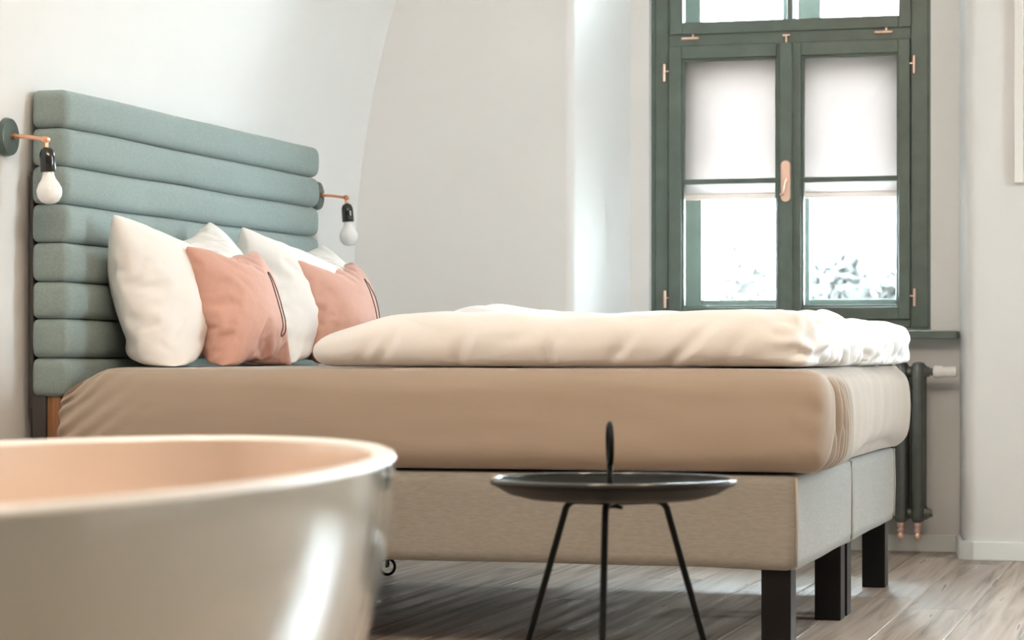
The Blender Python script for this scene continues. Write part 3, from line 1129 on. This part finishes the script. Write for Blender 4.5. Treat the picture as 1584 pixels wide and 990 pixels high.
NSEC = 9
rx_last = -1.012
for i in range(NSEC):
    xc = rx_last - 0.063 * i
    s = rad_section(xc).build('column_section', 'iron', rad, True, 0.7)
    if i < 4:
        q = MB(ro)
        q.lathe([(0, 0.052), (0.008, 0.054), (0.0125, 0.062), (0.0135, 0.07), (0.010, 0.078), (0.008, 0.082), (0.013, 0.086), (0.014, 0.094), (0.009, 0.098), (0.009, 0.104), (0.013, 0.108), (0.013, 0.120)],
                (xc, 9.455, 0), (0, 0, 1), 14)
        q.build('bottom_plug', 'rose', s, True, 0.6)
q = MB(ro)
q.lathe([(0.024, 0), (0.024, 0.012), (0.019, 0.014), (0.019, 0.022), (0.014, 0.024), (0.014, 0.032), (0, 0.033)], (rx_last + 0.022, 9.47, 0.155), (1, 0, 0), 8)
q.build('end_plug', 'iron', rad)
q = MB(ro)
q.lathe([(0.024, 0), (0.024, 0.010), (0.019, 0.012), (0.019, 0.020), (0.014, 0.022), (0.014, 0.045), (0, 0.046)], (rx_last + 0.022, 9.47, 0.685), (1, 0, 0), 8)
vb = q.build('valve_body', 'iron', rad)
q = MB(ro)
q.lathe([(0, 0), (0.019, 0.002), (0.0235, 0.008), (0.0235, 0.030), (0.020, 0.036), (0.018, 0.05), (0.0205, 0.062), (0.0215, 0.082), (0.017, 0.088), (0, 0.089)], (rx_last + 0.055, 9.47, 0.685), (1, 0, 0), 28)
q.build('thermostat_knob', 'whiteplastic', vb, True, 0.7)
for xc in (rx_last - 0.063 * 1.5, rx_last - 0.063 * 6.5):
    MB(ro).box(xc - 0.01, xc + 0.01, 9.50, 9.617, 0.60, 0.625).build('wall_bracket', 'iron', rad)

# ------------------------------------------------------------------ picture on the pier (its left edge shows)
po = (-0.42, 9.245, 1.37)
pic = thing('framed_picture', po, 'olive picture in a pale frame at the right edge, on the white pier', 'picture')
q = MB(po)
x0, x1, z0, z1 = -0.642, -0.19, 1.372, 2.25
q.box(x0, x0 + 0.034, 9.236, 9.26, z0, z1, 0.003)
q.box(x1 - 0.034, x1, 9.236, 9.26, z0, z1, 0.003)
q.box(x0 + 0.034, x1 - 0.034, 9.236, 9.26, z0, z0 + 0.034, 0.003)
q.box(x0 + 0.034, x1 - 0.034, 9.236, 9.26, z1 - 0.034, z1, 0.003)
q.build('frame', 'palepaint', pic)
MB(po).box(x0 + 0.03, x1 - 0.03, 9.248, 9.259, z0 + 0.03, z1 - 0.03).build('print', 'olive', pic)

# ------------------------------------------------------------------ warm ceiling lamps over the bathing area (above the frame)
def lamp_glow():
    g = bpy.data.materials.new('lit_opal_globe')
    g.use_nodes = True
    nt = g.node_tree
    nt.nodes.remove(nt.nodes['Principled BSDF'])
    em = nt.nodes.new('ShaderNodeEmission')
    em.inputs[0].default_value = (1.0, 0.84, 0.66, 1)
    em.inputs[1].default_value = LAMP
    nt.links.new(em.outputs[0], nt.nodes['Material Output'].inputs['Surface'])
    return g


LAMP = 13.2
M['glow'] = lamp_glow()


def ceiling_lamp(x, y, label):
    org = (x, y, 2.78)
    t = thing('ceiling_lamp', org, label, 'lamp', 'ceiling lamps above the bathtub')
    MB(org).lathe([(0, -0.2), (0.06, -0.19), (0.12, -0.16), (0.165, -0.113), (0.19, -0.06), (0.2, 0), (0.19, 0.06), (0.165, 0.113), (0.12, 0.16), (0.05, 0.194)], (x, y, 2.98), (0, 0, 1), 32).build('globe', 'glow', t, True)
    MB(org).lathe([(0.052, 3.165), (0.055, 3.20), (0.012, 3.21), (0.012, 3.36), (0.06, 3.365), (0.06, 3.40), (0, 3.40)], (x, y, 0), (0, 0, 1), 24).build('stem', 'copper', t, True, 0.7)
    return t


ceiling_lamp(-1.25, 3.2, 'opal globe ceiling lamp above the far end of the bathtub')
ceiling_lamp(0.1, 3.7, 'opal globe ceiling lamp right of the tray table')

# ------------------------------------------------------------------ outside: ground and shrubs
g = MB().box(-40, 40, -30.0, 70, -0.7, -0.6).build('ground_outside', 'gravel')
tag(g, 'pale gravel ground outside the window', None, None, 'structure')


def shrub(name, x, y, h, r, nleaf, label, seed):
    rnd = random.Random(seed)
    org = (x, y, -0.6)
    t = thing(name, org, label, 'shrub', 'shrubs seen outside through the window')
    q = MB(org)
    for k in range(5):
        a = rnd.uniform(0, 2 * PI)
        q.tube([(x, y, -0.6), (x + 0.2 * r * math.cos(a), y + 0.2 * r * math.sin(a), -0.6 + h * 0.4), (x + 0.6 * r * math.cos(a), y + 0.6 * r * math.sin(a), -0.6 + h * 0.85)], [0.05, 0.03, 0.01], 6)
    q.build('stems', 'bark', t, True)
    verts, faces = [], []
    for k in range(nleaf):
        d = Vector((rnd.gauss(0, 1), rnd.gauss(0, 1), rnd.gauss(0, 1))).normalized() * rnd.random() ** 0.4
        c = Vector((d.x * r, d.y * r, h * 0.6 + d.z * h * 0.42))
        if nz(c.x * 1.6, c.y * 1.6, c.z * 1.6 + seed) < -0.12:
            continue
        u = Vector((rnd.gauss(0, 1), rnd.gauss(0, 1), rnd.gauss(0, 1))).normalized()
        w = u.orthogonal().normalized()
        s = rnd.uniform(0.07, 0.13)
        n0 = len(verts)
        verts += [c - u * s, c + w * s * 0.45, c + u * s, c - w * s * 0.45]
        faces.append((n0, n0 + 1, n0 + 2, n0 + 3))
    me = bpy.data.meshes.new('foliage')
    me.from_pydata(verts, [], faces)
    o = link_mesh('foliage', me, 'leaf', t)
    o['kind'] = 'stuff'
    return t


shrub('shrub', -3.35, 26.0, 2.35, 1.05, 9000, 'broad grey green shrub outside, seen through the right casement', 5)
shrub('shrub', -4.75, 27.0, 2.55, 0.34, 420, 'small thin shrub outside, seen through the left casement', 12)
